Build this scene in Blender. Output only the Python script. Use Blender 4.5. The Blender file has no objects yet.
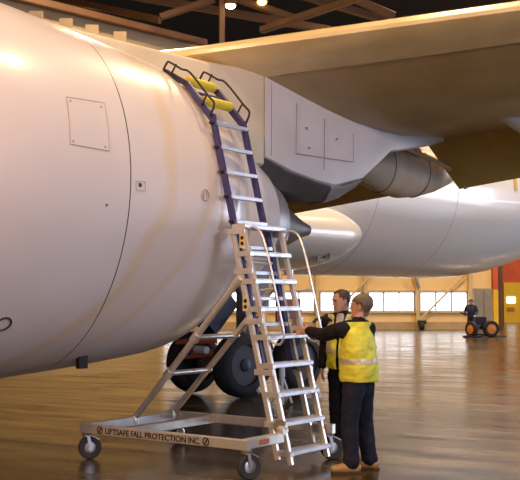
import bpy, bmesh, math, random
from mathutils import Vector as V, Matrix, noise
random.seed(4)
C = bpy.context.scene.collection
SC = bpy.context.scene

# ------------------------------------------------------------------ camera
F = 1000.0                       # focal length in pixels of a 520 x 480 picture
PIT = math.atan(60 / F)
CAMZ = 1.7
cp, sp = math.cos(PIT), math.sin(PIT)
cam = bpy.data.cameras.new('camera'); camo = bpy.data.objects.new('camera', cam); C.objects.link(camo)
cam.sensor_fit = 'HORIZONTAL'; cam.sensor_width = 36; cam.lens = 36 * F / 520
cam.clip_end = 300
camo.location = (0, 0, CAMZ); camo.rotation_euler = (math.pi / 2 + PIT, 0, 0)
SC.camera = camo

def ray(px, py):
    a = (px - 260) / F; b = (240 - py) / F
    return V((a, cp - b * sp, sp + b * cp))
def at(px, py, Y):
    r = ray(px, py); return V((0, 0, CAMZ)) + r * (Y / r.y)
def ground(px, py, z=0):
    r = ray(px, py); return V((0, 0, CAMZ)) + r * ((z - CAMZ) / r.z)

# ------------------------------------------------------------------ materials
def mat(name, col, rough=.5, metal=0, coat=0, coat_r=.1, var=None, vscale=4, vstretch=(1, 1, 1), bump=0, emit=None, estr=0, detail=4, spec=.5):
    m = bpy.data.materials.new(name); m.use_nodes = True
    n = m.node_tree.nodes; k = m.node_tree.links; b = n['Principled BSDF']
    b.inputs['Base Color'].default_value = (*col, 1)
    b.inputs['Roughness'].default_value = rough; b.inputs['Metallic'].default_value = metal
    b.inputs['Coat Weight'].default_value = coat; b.inputs['Coat Roughness'].default_value = coat_r
    b.inputs['Specular IOR Level'].default_value = spec
    tc = n.new('ShaderNodeTexCoord'); mp = n.new('ShaderNodeMapping'); mp.inputs['Scale'].default_value = vstretch
    nz = n.new('ShaderNodeTexNoise'); nz.inputs['Scale'].default_value = vscale; nz.inputs['Detail'].default_value = detail
    k.new(tc.outputs['Object'], mp.inputs['Vector']); k.new(mp.outputs['Vector'], nz.inputs['Vector'])
    if var is None: var = tuple(c * .86 for c in col)
    mx = n.new('ShaderNodeMix'); mx.data_type = 'RGBA'
    mx.inputs[6].default_value = (*col, 1); mx.inputs[7].default_value = (*var, 1)
    rp = n.new('ShaderNodeMapRange'); rp.inputs['From Min'].default_value = .35; rp.inputs['From Max'].default_value = .7
    k.new(nz.outputs['Fac'], rp.inputs['Value']); k.new(rp.outputs['Result'], mx.inputs[0])
    k.new(mx.outputs[2], b.inputs['Base Color'])
    if bump:
        bp = n.new('ShaderNodeBump'); bp.inputs['Strength'].default_value = bump; bp.inputs['Distance'].default_value = .01
        k.new(nz.outputs['Fac'], bp.inputs['Height']); k.new(bp.outputs['Normal'], b.inputs['Normal'])
    if emit:
        b.inputs['Emission Color'].default_value = (*emit, 1); b.inputs['Emission Strength'].default_value = estr
    return m
M = {}
M['paint'] = mat('aircraft_white_paint', (.80, .77, .76), .36, coat=.5, coat_r=.12, var=(.76, .73, .71), vscale=1.3)
M['paint_far'] = mat('fuselage_white_paint', (.80, .77, .74), .30, coat=.6, coat_r=.1, var=(.77, .74, .70), vscale=.6)
M['pylon'] = mat('pylon_white_paint', (.74, .72, .72), .35, coat=.4, coat_r=.15, var=(.66, .63, .60), vscale=1.6)
M['pylon_top'] = mat('pylon_cream_paint', (.74, .66, .50), .42, var=(.66, .57, .40), vscale=2)
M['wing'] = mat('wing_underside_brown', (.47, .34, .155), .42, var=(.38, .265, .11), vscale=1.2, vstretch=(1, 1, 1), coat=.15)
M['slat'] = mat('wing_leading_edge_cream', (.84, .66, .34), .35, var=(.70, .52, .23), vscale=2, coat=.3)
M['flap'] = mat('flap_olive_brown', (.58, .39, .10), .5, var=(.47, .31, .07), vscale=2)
M['canoe'] = mat('fairing_beige', (.72, .60, .44), .42, var=(.60, .48, .33), vscale=3)
M['nozzle'] = mat('exhaust_grey_metal', (.36, .33, .32), .38, metal=.35, var=(.27, .24, .22), vscale=3)
M['plug'] = mat('exhaust_plug_dark_metal', (.17, .15, .145), .42, metal=.4, var=(.12, .11, .10), vscale=3)
M['heat'] = mat('heat_shield_dark', (.10, .085, .08), .5, metal=.2, var=(.06, .05, .045), vscale=2)
M['heat_g'] = mat('heat_shield_grey', (.36, .33, .33), .45, metal=.2, var=(.27, .25, .25), vscale=3)
M['dark'] = mat('dark_seam', (.055, .045, .04), .6)
M['seam'] = mat('panel_line', (.30, .24, .20), .6)
M['seaml'] = mat('faint_panel_line', (.50, .40, .32), .6)
M['skinj'] = mat('fuselage_joint_grey', (.52, .49, .47), .5)
M['tyre'] = mat('black_tyre_rubber', (.016, .015, .016), .75, var=(.028, .025, .025), vscale=9)
M['whub'] = mat('wheel_hub_grey', (.06, .057, .06), .5, metal=.3)
M['gear'] = mat('landing_gear_grey', (.22, .20, .21), .45, metal=.3)
M['navy'] = mat('dark_navy_metal', (.022, .026, .055), .5)
M['redbr'] = mat('red_brown_paint', (.48, .11, .05), .55, var=(.36, .08, .04))
M['alu'] = mat('brushed_aluminium', (.78, .74, .67), .30, metal=.6, var=(.68, .64, .58), vscale=14, vstretch=(1, 1, .3))
M['tread'] = mat('ribbed_step_aluminium', (.60, .61, .66), .34, metal=.6, var=(.52, .53, .58), vscale=30, vstretch=(.2, .2, 1))
M['galv'] = mat('dull_frame_aluminium', (.68, .67, .66), .30, metal=.75, var=(.56, .54, .52), vscale=6)
M['blue'] = mat('dark_blue_paint', (.045, .038, .165), .38, var=(.035, .03, .125), coat=.2)
M['hoop'] = mat('black_blue_tube', (.022, .020, .035), .4)
M['pad'] = mat('yellow_pad', (.83, .66, .03), .5, var=(.72, .55, .02), vscale=12)
M['stick'] = mat('yellow_sticker', (.82, .68, .30), .5)
M['black'] = mat('black_plastic', (.015, .014, .014), .5)
M['rubber'] = mat('caster_rubber', (.035, .032, .03), .65)
M['steel'] = mat('zinc_steel', (.55, .51, .46), .3, metal=.8)
M['ink'] = mat('black_lettering', (.02, .018, .015), .6)
M['orange'] = mat('orange_paint', (.85, .28, .05), .5)
M['label'] = mat('red_label', (.50, .17, .09), .6)
M['skin'] = mat('skin', (.56, .33, .24), .5, var=(.50, .27, .19), vscale=14)
M['hairb'] = mat('dark_brown_hair', (.035, .020, .013), .55, var=(.06, .036, .022), vscale=60, vstretch=(1, 1, .3))
M['hairg'] = mat('grey_brown_hair', (.105, .075, .042), .55, var=(.17, .13, .08), vscale=70, vstretch=(1, 1, .3))
M['jack'] = mat('black_jacket_cloth', (.012, .010, .012), .85, var=(.018, .015, .017), vscale=12, bump=.3, spec=.2)
M['vest'] = mat('hi_vis_yellow_cloth', (.76, .74, .055), .6, var=(.62, .60, .035), vscale=9, bump=.35)
M['refl'] = mat('reflective_grey_tape', (.58, .55, .38), .35, metal=.2)
M['jean'] = mat('dark_navy_denim', (.011, .013, .024), .85, var=(.019, .021, .035), vscale=9, bump=.4, spec=.2)
M['slack'] = mat('black_trouser_cloth', (.009, .008, .010), .85, bump=.3, spec=.2)
M['boot'] = mat('tan_boot_leather', (.44, .25, .075), .6, var=(.34, .18, .05), vscale=12)
M['sole'] = mat('dark_boot_sole', (.05, .035, .025), .7)
M['shirt'] = mat('pale_shirt_cloth', (.55, .52, .50), .7)
M['wallc'] = mat('cream_wall_sheet', (.80, .60, .30), .6, var=(.74, .53, .25), vscale=.5)
M['wallb'] = mat('brown_wall_base', (.46, .33, .18), .6)
M['post'] = mat('cream_steel_post', (.62, .47, .26), .6)
M['pane'] = mat('bright_window_glass', (.9, .93, 1), .2, emit=(.84, .92, 1), estr=3.4)
M['mull'] = mat('grey_window_mullion', (.30, .29, .29), .5)
M['yell'] = mat('yellow_door_paint', (.78, .52, .015), .5, var=(.70, .45, .01), vscale=1)
M['redo'] = mat('red_orange_paint', (.62, .10, .02), .5, var=(.52, .08, .015), vscale=1)
M['roof'] = mat('dark_roof_deck', (.035, .022, .012), .8, var=(.02, .013, .008), vscale=.6)
M['truss'] = mat('brown_truss_steel', (.13, .058, .022), .6, var=(.09, .04, .015), vscale=1)
M['panelg'] = mat('grey_upper_wall_sheet', (.34, .28, .20), .7, var=(.26, .21, .14), vscale=.7)
M['lens'] = mat('lamp_lens', (1, .95, .8), .4, emit=(1, .88, .62), estr=14)
M['lensy'] = mat('lamp_lens_amber', (1, .85, .3), .4, emit=(1, .75, .2), estr=5)
M['cab'] = mat('grey_cabinet_paint', (.42, .37, .27), .55)
M['white'] = mat('white_enamel', (.72, .72, .74), .4)
M['tblue'] = mat('navy_shirt_cloth', (.035, .045, .10), .7)
M['gold'] = mat('gold_lettering', (.62, .42, .10), .4)
M['vent'] = mat('vent_brown', (.20, .15, .09), .5)

# floor: polished stained concrete with saw-cut joints
def floor_mat():
    m = bpy.data.materials.new('polished_concrete_floor'); m.use_nodes = True
    n = m.node_tree.nodes; k = m.node_tree.links; b = n['Principled BSDF']
    tc = n.new('ShaderNodeTexCoord')
    mp = n.new('ShaderNodeMapping'); mp.inputs['Rotation'].default_value = (0, 0, math.radians(28)); mp.inputs['Location'].default_value = (0, .9, 0); k.new(tc.outputs['Object'], mp.inputs['Vector'])
    st = n.new('ShaderNodeMapping'); st.inputs['Scale'].default_value = (.28, 1, 1); k.new(mp.outputs['Vector'], st.inputs['Vector'])
    n1 = n.new('ShaderNodeTexNoise'); n1.inputs['Scale'].default_value = .55; n1.inputs['Detail'].default_value = 5; k.new(st.outputs['Vector'], n1.inputs['Vector'])
    n2 = n.new('ShaderNodeTexNoise'); n2.inputs['Scale'].default_value = 2.2; n2.inputs['Detail'].default_value = 8; k.new(st.outputs['Vector'], n2.inputs['Vector'])
    r1 = n.new('ShaderNodeValToRGB'); e = r1.color_ramp.elements
    e[0].position = .38; e[0].color = (.036, .025, .010, 1); e[1].position = .64; e[1].color = (.104, .074, .033, 1)
    k.new(n1.outputs['Fac'], r1.inputs['Fac'])
    mx = n.new('ShaderNodeMix'); mx.data_type = 'RGBA'; mx.blend_type = 'MULTIPLY'; mx.inputs[0].default_value = .55
    r2 = n.new('ShaderNodeValToRGB'); e = r2.color_ramp.elements
    e[0].position = .38; e[0].color = (.34, .31, .28, 1); e[1].position = .62; e[1].color = (1, 1, 1, 1); k.new(n2.outputs['Fac'], r2.inputs['Fac'])
    k.new(r1.outputs['Color'], mx.inputs[6]); k.new(r2.outputs['Color'], mx.inputs[7])
    sx = n.new('ShaderNodeSeparateXYZ'); k.new(mp.outputs['Vector'], sx.inputs[0])
    lines = None
    for ax, per in (('X', 6.1), ('Y', 3.1)):
        d = n.new('ShaderNodeMath'); d.operation = 'PINGPONG'; d.inputs[1].default_value = per / 2; k.new(sx.outputs[ax], d.inputs[0])
        g = n.new('ShaderNodeMath'); g.operation = 'LESS_THAN'; g.inputs[1].default_value = .04; k.new(d.outputs[0], g.inputs[0])
        if lines is None: lines = g
        else:
            a = n.new('ShaderNodeMath'); a.operation = 'MAXIMUM'; k.new(lines.outputs[0], a.inputs[0]); k.new(g.outputs[0], a.inputs[1]); lines = a
    dk = n.new('ShaderNodeMix'); dk.data_type = 'RGBA'; dk.inputs[7].default_value = (.035, .024, .014, 1)
    lm = n.new('ShaderNodeMath'); lm.operation = 'MULTIPLY'; lm.inputs[1].default_value = .9; k.new(lines.outputs[0], lm.inputs[0])
    k.new(lm.outputs[0], dk.inputs[0]); k.new(mx.outputs[2], dk.inputs[6]); k.new(dk.outputs[2], b.inputs['Base Color'])
    rr = n.new('ShaderNodeMapRange'); rr.inputs['From Min'].default_value = .3; rr.inputs['From Max'].default_value = .7
    rr.inputs['To Min'].default_value = .15; rr.inputs['To Max'].default_value = .30
    k.new(n2.outputs['Fac'], rr.inputs['Value']); k.new(rr.outputs['Result'], b.inputs['Roughness'])
    b.inputs['Specular IOR Level'].default_value = .75
    bp = n.new('ShaderNodeBump'); bp.inputs['Strength'].default_value = .16; bp.inputs['Distance'].default_value = .02
    k.new(n2.outputs['Fac'], bp.inputs['Height']); k.new(bp.outputs['Normal'], b.inputs['Normal'])
    return m
M['floor'] = floor_mat()

# ------------------------------------------------------------------ mesh helpers
def tag(o, label=None, cat=None, group=None, kind=None):
    if label: o['label'] = label
    if cat: o['category'] = cat
    if group: o['group'] = group
    if kind: o['kind'] = kind
    return o
def thing(name, loc, label, cat, group=None):
    o = bpy.data.objects.new(name, None); C.objects.link(o); o.location = loc; o.empty_display_size = .2
    return tag(o, label, cat, group)
def origin(o):
    p = V((0, 0, 0))
    while o is not None: p += V(o.location); o = o.parent
    return p

class MB:
    def __init__(s): s.v = []; s.f = []; s.att = {}
    def add(s, vs, fs):
        b = len(s.v); s.v += [V(x) for x in vs]; s.f += [tuple(i + b for i in q) for q in fs]; return s
    def box(s, c, size, ax=None):
        ax = ax or (V((1, 0, 0)), V((0, 1, 0)), V((0, 0, 1))); c = V(c); vs = []
        for i in (-.5, .5):
            for j in (-.5, .5):
                for k in (-.5, .5): vs.append(c + ax[0] * size[0] * i + ax[1] * size[1] * j + ax[2] * size[2] * k)
        return s.add(vs, [(0, 1, 3, 2), (4, 6, 7, 5), (0, 4, 5, 1), (2, 3, 7, 6), (0, 2, 6, 4), (1, 5, 7, 3)])
    def beam(s, a, b, w, h, up=(0, 0, 1), bev=.12):
        a = V(a); b = V(b); t = (b - a).normalized(); up = V(up)
        x = t.cross(up)
        if x.length < 1e-4: x = t.cross(V((1, 0, 0)))
        x.normalize(); y = x.cross(t)
        k = bev * min(w, h); W = w / 2; H = h / 2
        prof = [(-W + k, -H), (W - k, -H), (W, -H + k), (W, H - k), (W - k, H), (-W + k, H), (-W, H - k), (-W, -H + k)]
        vs = [a + x * p + y * q for p, q in prof] + [b + x * p + y * q for p, q in prof]
        fs = [(i, (i + 1) % 8, 8 + (i + 1) % 8, 8 + i) for i in range(8)] + [tuple(range(7, -1, -1)), tuple(range(8, 16))]
        return s.add(vs, fs)
    def tube(s, pts, r, n=10, closed=False):
        pts = [V(p) for p in pts]; N = len(pts); rs = r if isinstance(r, (list, tuple)) else [r] * N
        rings = []; ref = None
        for i, p in enumerate(pts):
            a = pts[i - 1] if (i or closed) else p; b = pts[(i + 1) % N] if (i < N - 1 or closed) else p
            t = (b - a).normalized()
            if ref is None: ref = t.cross(V((.31, .22, .93)))
            x = (ref - t * ref.dot(t))
            if x.length < 1e-5: x = t.cross(V((.9, .1, .2)))
            x.normalize(); ref = x; y = t.cross(x)
            rings.append([p + (x * math.cos(2 * math.pi * j / n) + y * math.sin(2 * math.pi * j / n)) * rs[i] for j in range(n)])
        return s.loft(rings, caps=not closed, wrap=closed)
    def loft(s, rings, caps=True, wrap=False):
        n = len(rings[0]); vs = [p for r in rings for p in r]; fs = []
        m = len(rings)
        for i in range(m if wrap else m - 1):
            for j in range(n):
                a = i * n + j; b = i * n + (j + 1) % n; c = ((i + 1) % m) * n + (j + 1) % n; d = ((i + 1) % m) * n + j
                fs.append((a, b, c, d))
        if caps and not wrap: fs += [tuple(range(n - 1, -1, -1)), tuple(range((m - 1) * n, m * n))]
        return s.add(vs, fs)
    def lathe(s, c, axis, prof, n=32, caps=True):
        c = V(c); axis = V(axis).normalized(); x = axis.cross(V((.1, .2, .97))).normalized(); y = axis.cross(x)
        return s.loft([[c + axis * h + (x * math.cos(2 * math.pi * j / n) + y * math.sin(2 * math.pi * j / n)) * r for j in range(n)] for h, r in prof], caps)
    def prism(s, poly, ext):
        ext = V(ext); n = len(poly); vs = [V(p) for p in poly] + [V(p) + ext for p in poly]
        return s.add(vs, [tuple(range(n - 1, -1, -1)), tuple(range(n, 2 * n))] + [(i, (i + 1) % n, n + (i + 1) % n, n + i) for i in range(n)])
    def ball(s, c, r, n=12, sc=(1, 1, 1)):
        c = V(c); rings = []
        for i in range(1, n):
            a = math.pi * i / n
            rings.append([c + V((math.sin(a) * math.cos(2 * math.pi * j / (2 * n)) * sc[0], math.sin(a) * math.sin(2 * math.pi * j / (2 * n)) * sc[1], -math.cos(a) * sc[2])) * r for j in range(2 * n)])
        return s.loft(rings)
    def mesh(s, name, m, off=V((0, 0, 0)), smooth=False, angle=35):
        me = bpy.data.meshes.new(name); me.from_pydata([p - off for p in s.v], [], s.f); me.update()
        bm = bmesh.new(); bm.from_mesh(me); bmesh.ops.recalc_face_normals(bm, faces=bm.faces); bm.to_mesh(me); bm.free()
        for k, a in s.att.items():
            at_ = me.attributes.new(k, 'FLOAT', 'POINT'); at_.data.foreach_set('value', a)
        if m: me.materials.append(m)
        if smooth:
            me.shade_smooth()
            if angle: me.set_sharp_from_angle(angle=math.radians(angle))
        return me
    def build(s, name, m, parent=None, smooth=True, angle=35, label=None):
        me = s.mesh(name, m, origin(parent) if parent else V((0, 0, 0)), smooth, angle)
        o = bpy.data.objects.new(name, me); C.objects.link(o); o.parent = parent
        if label: o['label'] = label
        return o
def struct(name, mb, m, parent=None):
    o = mb.build(name, m, parent, smooth=False)
    if parent is None: o['kind'] = 'structure'
    return o
def bez(pts, n=8):
    out = []; P = [V(p) for p in pts]
    for i in range(len(P) - 1):
        a = P[max(i - 1, 0)]; b = P[i]; c = P[i + 1]; d = P[min(i + 2, len(P) - 1)]
        for j in range(n):
            t = j / n
            out.append(.5 * ((2 * b) + (c - a) * t + (2 * a - 5 * b + 4 * c - d) * t * t + (3 * b - a - 3 * c + d) * t ** 3))
    out.append(P[-1]); return out
def lin(x, tab):
    if x <= tab[0][0]: return tab[0][1]
    for (a, p), (b, q) in zip(tab, tab[1:]):
        if x <= b: return p + (q - p) * (x - a) / (b - a)
    return tab[-1][1]

# ------------------------------------------------------------------ hangar shell
b = MB(); b.add([(-70, -12, 0), (70, -12, 0), (70, 90, 0), (-70, 90, 0)], [(0, 1, 2, 3)]); fl = struct('floor', b, M['floor'])
WY = 58.0
def wx(px): return (px - 260) / F * WY / (cp)          # x on the far wall
xr = wx(491)
struct('wall_back', MB().box(((-60 + xr) / 2, WY + .2, 8), (xr + 60, .4, 16)), M['wallc'])
struct('baseboard_back', MB().box(((-60 + xr) / 2, WY - .05, .22), (xr + 60, .1, .44)), M['wallb'])
struct('trim_1', MB().box(((-60 + xr) / 2, WY - .08, 1.0), (xr + 60, .16, .10)), M['post'])
struct('trim_2', MB().box(((-60 + xr) / 2, WY - .06, 2.22), (xr + 60, .12, .10)), M['post'])
posts = [161, 213, 265, 317, 365, 416.5, 469]
for i, (a, c) in enumerate(zip(posts, posts[1:])):
    x0, x1 = wx(a) + .13, wx(c) - .13
    w = struct('window_%d' % (i + 1), MB().box(((x0 + x1) / 2, WY - .01, 1.6), (x1 - x0, .05, 1.1)), M['mull'])
    nP = 3
    for j in range(nP):
        u0 = x0 + .04 + (x1 - x0 - .08) * j / nP + .05; u1 = x0 + .04 + (x1 - x0 - .08) * (j + 1) / nP - .05
        MB().box(((u0 + u1) / 2, WY - .04, 1.6), (u1 - u0, .02, 1.02)).build('pane', M['pane'], w, False)
    if i == 0: struct('trim_3', MB().box((wx(a), WY - .15, 3.5), (.2, .3, 7)), M['post'])
    struct('trim_%d' % (4 + i), MB().box((wx(c), WY - .15, 3.5), (.2, .3, 7)), M['post'])
struct('trim_11', MB().tube([(wx(464), WY - .35, 3.2), (wx(418), WY - .35, .55)], .06), M['post'])
struct('trim_12', MB().tube([(wx(372), WY - .35, 3.2), (wx(326), WY - .35, .55)], .06), M['post'])
struct('trim_13', MB().tube([(wx(411), WY - .6, 3.4), (wx(418), WY - .35, 2.4)], .07), M['mull'])
# far right: coloured column and yellow door in a bay farther back
struct('trim_14', MB().box((wx(493.7), WY - .1, 1.15), (.27, .5, 2.3)), M['yell'])
struct('trim_15', MB().box((wx(493.7), WY - .1, 5.3), (.27, .5, 6)), M['redo'])
struct('trim_16', MB().box((wx(500), WY + .5, 4), (.42, .3, 8)), M['truss'])
DY = 75.0
dx = lambda px: (px - 260) / F * DY
struct('wall_right', MB().box((dx(503) + 12, DY + .2, 2.6), (24 + 4, .4, 5.2)), M['redo'])
struct('trim_17', MB().box((dx(503) + 12, DY + .2, 8.2), (24 + 4, .4, 6)), M['wallc'])
d1 = struct('door_1', MB().box((dx(503) + 4.0, DY - .08, 1.5), (8, .12, 3)), M['yell'])
MB().box((dx(510), DY - .17, 1.7), (.62, .05, .46)).build('pane', M['pane'], d1, False)
b = MB()
for row, z in enumerate((1.08, .92)):
    for j in range(5): b.box((dx(506.6 + j * 1.55), DY - .17, z), (.08, .04, .11))
b.build('sign_lettering', M['redo'], d1, False)
# roof
struct('ceiling', MB().box((0, 56, 20.3), (130, 62, .4)), M['roof'])
b = MB(); b.prism([at(-60, -20, 34), at(200, 43, 43.5), at(200, 75, 43.5), at(-60, 16, 34)], (0.2, .15, 0)); struct('wall_left', b, M['panelg'])
def girder(name, a, c, w=.34, h=.5):
    struct(name, MB().beam(a, c, w, h), M['truss'])
girder('trim_20', at(-60, -22, 33.6), at(205, 43, 43.0), .3, .3)
girder('trim_21', at(160, 17, 42), at(214, -1, 42.3), .3, .28)
girder('trim_22', at(222, -6, 41.5), at(222, 46, 41.5), .24, .24)
girder('trim_23', at(236, -2, 42.0), at(296, 19, 42.6), .3, .3)
girder('trim_24', at(262, 30, 43), at(360, -3, 39), .3, .3)
girder('trim_25', at(352, -2, 42), at(394, 16, 42.6), .3, .3)
girder('trim_26', at(100, -10, 43.5), at(330, 30, 46), .3, .35)
girder('trim_27', at(290, -8, 46), at(420, 30, 50), .3, .35)
girder('trim_28', at(30, -8, 46), at(160, 20, 43), .3, .3)
for k, px in enumerate((36, 66, 92, 120)):     # uprights on the upper wall
    p = at(px, 14 + px * .233, 35.2 + px * .033); struct('trim_%d' % (30 + k), MB().box(p + V((.02, -.12, 0)), (.5, .14, .75)), M['panelg'])
def lamp(px, py, Y, lens, label):
    p = at(px, py, Y)
    t = thing('high_bay_lamp', p, label, 'lamp', None)
    MB().lathe(p, (0, 0, 1), [(0, .26), (.12, .25), (.3, .14), (.42, .10), (.5, .04)], 24).build('housing', M['truss'], t)
    MB().ball(p + V((0, 0, -.02)), .21, 10, (1, 1, .7)).build('lens', lens, t)
    MB().tube([p + V((0, 0, .48)), (p.x, p.y, 20.1)], .025).build('rod', M['truss'], t)
lamp(230.5, 5, 41, M['lens'], 'glowing white high bay lamp hanging left of the two under the dark roof')
lamp(262, 1.5, 42, M['lensy'], 'dim amber high bay lamp at the top edge, right of the bright white one')

# ------------------------------------------------------------------ aircraft
AA = math.radians(44.06); U = V((math.cos(AA), math.sin(AA), 0)); LT = V((math.sin(AA), -math.cos(AA), 0))
P0 = V((-1.03, 12.078, 0)); ZC = 2.721; TILT = .027
KA = 1.035                       # aircraft size
def ac(s, l, z): return (V((P0.x, P0.y, 0)) + U * s + LT * l) * KA + V((0, 0, CAMZ + (z - CAMZ) * KA))
ut = V((U.x * math.cos(TILT), U.y * math.cos(TILT), -math.sin(TILT))); wt = LT.cross(ut)
if wt.z < 0: wt = -wt
def npt(s, th, r):
    q = V((P0.x, P0.y, ZC)) + ut * s + LT * (r * math.cos(th)) + wt * (r * math.sin(th))
    return V((q.x * KA, q.y * KA, CAMZ + (q.z - CAMZ) * KA))
KS = [-5.2, -4.7, -4.2, -3.2, -2.4, -1.6, -.9, -.3, .3, .9, 1.03]
KR = [1.50, 1.78, 1.90, 1.965, 1.894, 1.80, 1.70, 1.545, 1.169, .835, .77]
def spl(xs, ys):
    n = len(xs); h = [xs[i + 1] - xs[i] for i in range(n - 1)]; a = [0] * n; bb = [1] * n; c = [0] * n; d = [0] * n
    for i in range(1, n - 1):
        a[i] = h[i - 1]; bb[i] = 2 * (h[i - 1] + h[i]); c[i] = h[i]; d[i] = 6 * ((ys[i + 1] - ys[i]) / h[i] - (ys[i] - ys[i - 1]) / h[i - 1])
    for i in range(1, n):
        w = a[i] / bb[i - 1]; bb[i] -= w * c[i - 1]; d[i] -= w * d[i - 1]
    m = [0] * n; m[-1] = d[-1] / bb[-1]
    for i in range(n - 2, -1, -1): m[i] = (d[i] - c[i] * m[i + 1]) / bb[i]
    def f(x):
        i = max(0, min(n - 2, next((k for k in range(n - 1) if x <= xs[k + 1]), n - 2)))
        e = xs[i + 1] - x; g = x - xs[i]; H = h[i]
        return m[i] * e ** 3 / (6 * H) + m[i + 1] * g ** 3 / (6 * H) + (ys[i] / H - m[i] * H / 6) * e + (ys[i + 1] / H - m[i + 1] * H / 6) * g
    return f
NR = spl(KS, KR)
def nhit(px, py):
    """where the line of sight meets the nacelle skin: (s, angle)"""
    r = ray(px, py); o = V((0, 0, CAMZ)); c = V((P0.x, P0.y, ZC)); t = 6.0
    while t < 16:
        q = o + r * (t / KA) - c; s = q.dot(ut); l = q.dot(LT); w = q.dot(wt)
        if KS[0] < s < 1.03 and math.hypot(l, w) < NR(s): return s, math.atan2(w, l)
        t += .004
    return None
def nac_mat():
    m = M['pnac'].copy(); m.name = 'nacelle_white_paint_reflection_bands'
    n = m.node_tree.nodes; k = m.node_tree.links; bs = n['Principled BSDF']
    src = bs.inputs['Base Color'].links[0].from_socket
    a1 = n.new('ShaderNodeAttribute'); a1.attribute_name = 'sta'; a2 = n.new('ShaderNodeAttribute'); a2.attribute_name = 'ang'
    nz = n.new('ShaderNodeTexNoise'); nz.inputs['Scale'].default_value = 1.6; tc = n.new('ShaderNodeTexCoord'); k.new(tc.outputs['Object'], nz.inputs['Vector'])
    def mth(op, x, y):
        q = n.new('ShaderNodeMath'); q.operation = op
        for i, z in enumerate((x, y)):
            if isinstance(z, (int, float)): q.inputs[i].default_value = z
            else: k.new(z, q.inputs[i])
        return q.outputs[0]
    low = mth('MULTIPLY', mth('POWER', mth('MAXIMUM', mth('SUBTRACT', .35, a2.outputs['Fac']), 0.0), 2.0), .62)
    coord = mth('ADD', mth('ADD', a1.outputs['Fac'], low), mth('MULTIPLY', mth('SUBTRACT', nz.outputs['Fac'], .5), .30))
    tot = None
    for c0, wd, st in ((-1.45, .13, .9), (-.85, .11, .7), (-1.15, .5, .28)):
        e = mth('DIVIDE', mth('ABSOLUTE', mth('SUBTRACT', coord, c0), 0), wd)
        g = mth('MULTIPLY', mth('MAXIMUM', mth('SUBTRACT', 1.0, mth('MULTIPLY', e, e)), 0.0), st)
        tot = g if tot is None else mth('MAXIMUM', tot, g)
    mx = n.new('ShaderNodeMix'); mx.data_type = 'RGBA'; mx.inputs[7].default_value = (.80, .58, .32, 1)  # warm reflection bands painted into the cowl's base colour
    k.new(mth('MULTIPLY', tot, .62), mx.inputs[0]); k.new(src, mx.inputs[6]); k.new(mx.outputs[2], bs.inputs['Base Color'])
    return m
M['pnac'] = mat('nacelle_white_paint', (.84, .745, .685), .34, coat=.5, coat_r=.12, var=(.79, .70, .64), vscale=1.3)
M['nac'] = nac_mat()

plane = thing('airliner', ac(0, 0, 0), 'large white airliner parked in the hangar, its engine filling the left of the view', 'airplane')
NT = 128
def nac_part(name, s0, s1, n, m, r_add=0):
    mb = MB(); rings = []; sa = []; an = []
    for i in range(n + 1):
        s = s0 + (s1 - s0) * i / n; rg = []
        for j in range(NT):
            th = -math.pi + 2 * math.pi * j / NT
            rg.append(npt(s, th, NR(s) + r_add)); sa.append(s); an.append(th)
        rings.append(rg)
    mb.loft(rings, caps=False); mb.att = {'sta': sa, 'ang': an}
    return mb.build(name, m, plane, True, None)
SEAM = -2.047
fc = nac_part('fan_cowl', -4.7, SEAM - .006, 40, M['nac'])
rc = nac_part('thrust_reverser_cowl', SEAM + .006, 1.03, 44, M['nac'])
nac_part('cowl_seam', SEAM - .03, SEAM + .03, 4, M['dark'], -.012)
# inlet lip, closing the front of the nacelle
mb = MB(); prof = [(-4.7, NR(-4.7)), (-4.95, 1.70), (-5.12, 1.58), (-5.18, 1.47), (-5.12, 1.38), (-4.8, 1.32), (-4.0, 1.30), (-3.9, .3)]
mb.loft([[npt(s, 2 * math.pi * j / 96, r) for j in range(96)] for s, r in prof]); mb.build('inlet_lip', M['steel'], plane)
# nozzle inner wall, core cowl and plug
mb = MB(); prof = [(1.03, .77), (1.045, .745), (.9, .70), (.4, .68)]
mb.loft([[npt(s, 2 * math.pi * j / 96, r) for j in range(96)] for s, r in prof]); mb.build('fan_nozzle', M['heat'], plane)
mb = MB(); prof = [(.2, .62), (.7, .66), (1.0, .665), (1.18, .64), (1.36, .58), (1.44, .545), (1.445, .52), (1.3, .50)]
mb.loft([[npt(s, 2 * math.pi * j / 96, r) for j in range(96)] for s, r in prof]); mb.build('core_cowl', M['nozzle'], plane)
mb = MB(); prof = [(1.2, .47), (1.4, .45), (1.75, .31), (2.2, .115), (2.34, .075), (2.36, .055), (2.35, .02)]
mb.loft([[npt(s, 2 * math.pi * j / 64, r) for j in range(64)] for s, r in prof]); mb.build('exhaust_plug', M['plug'], plane)

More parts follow.
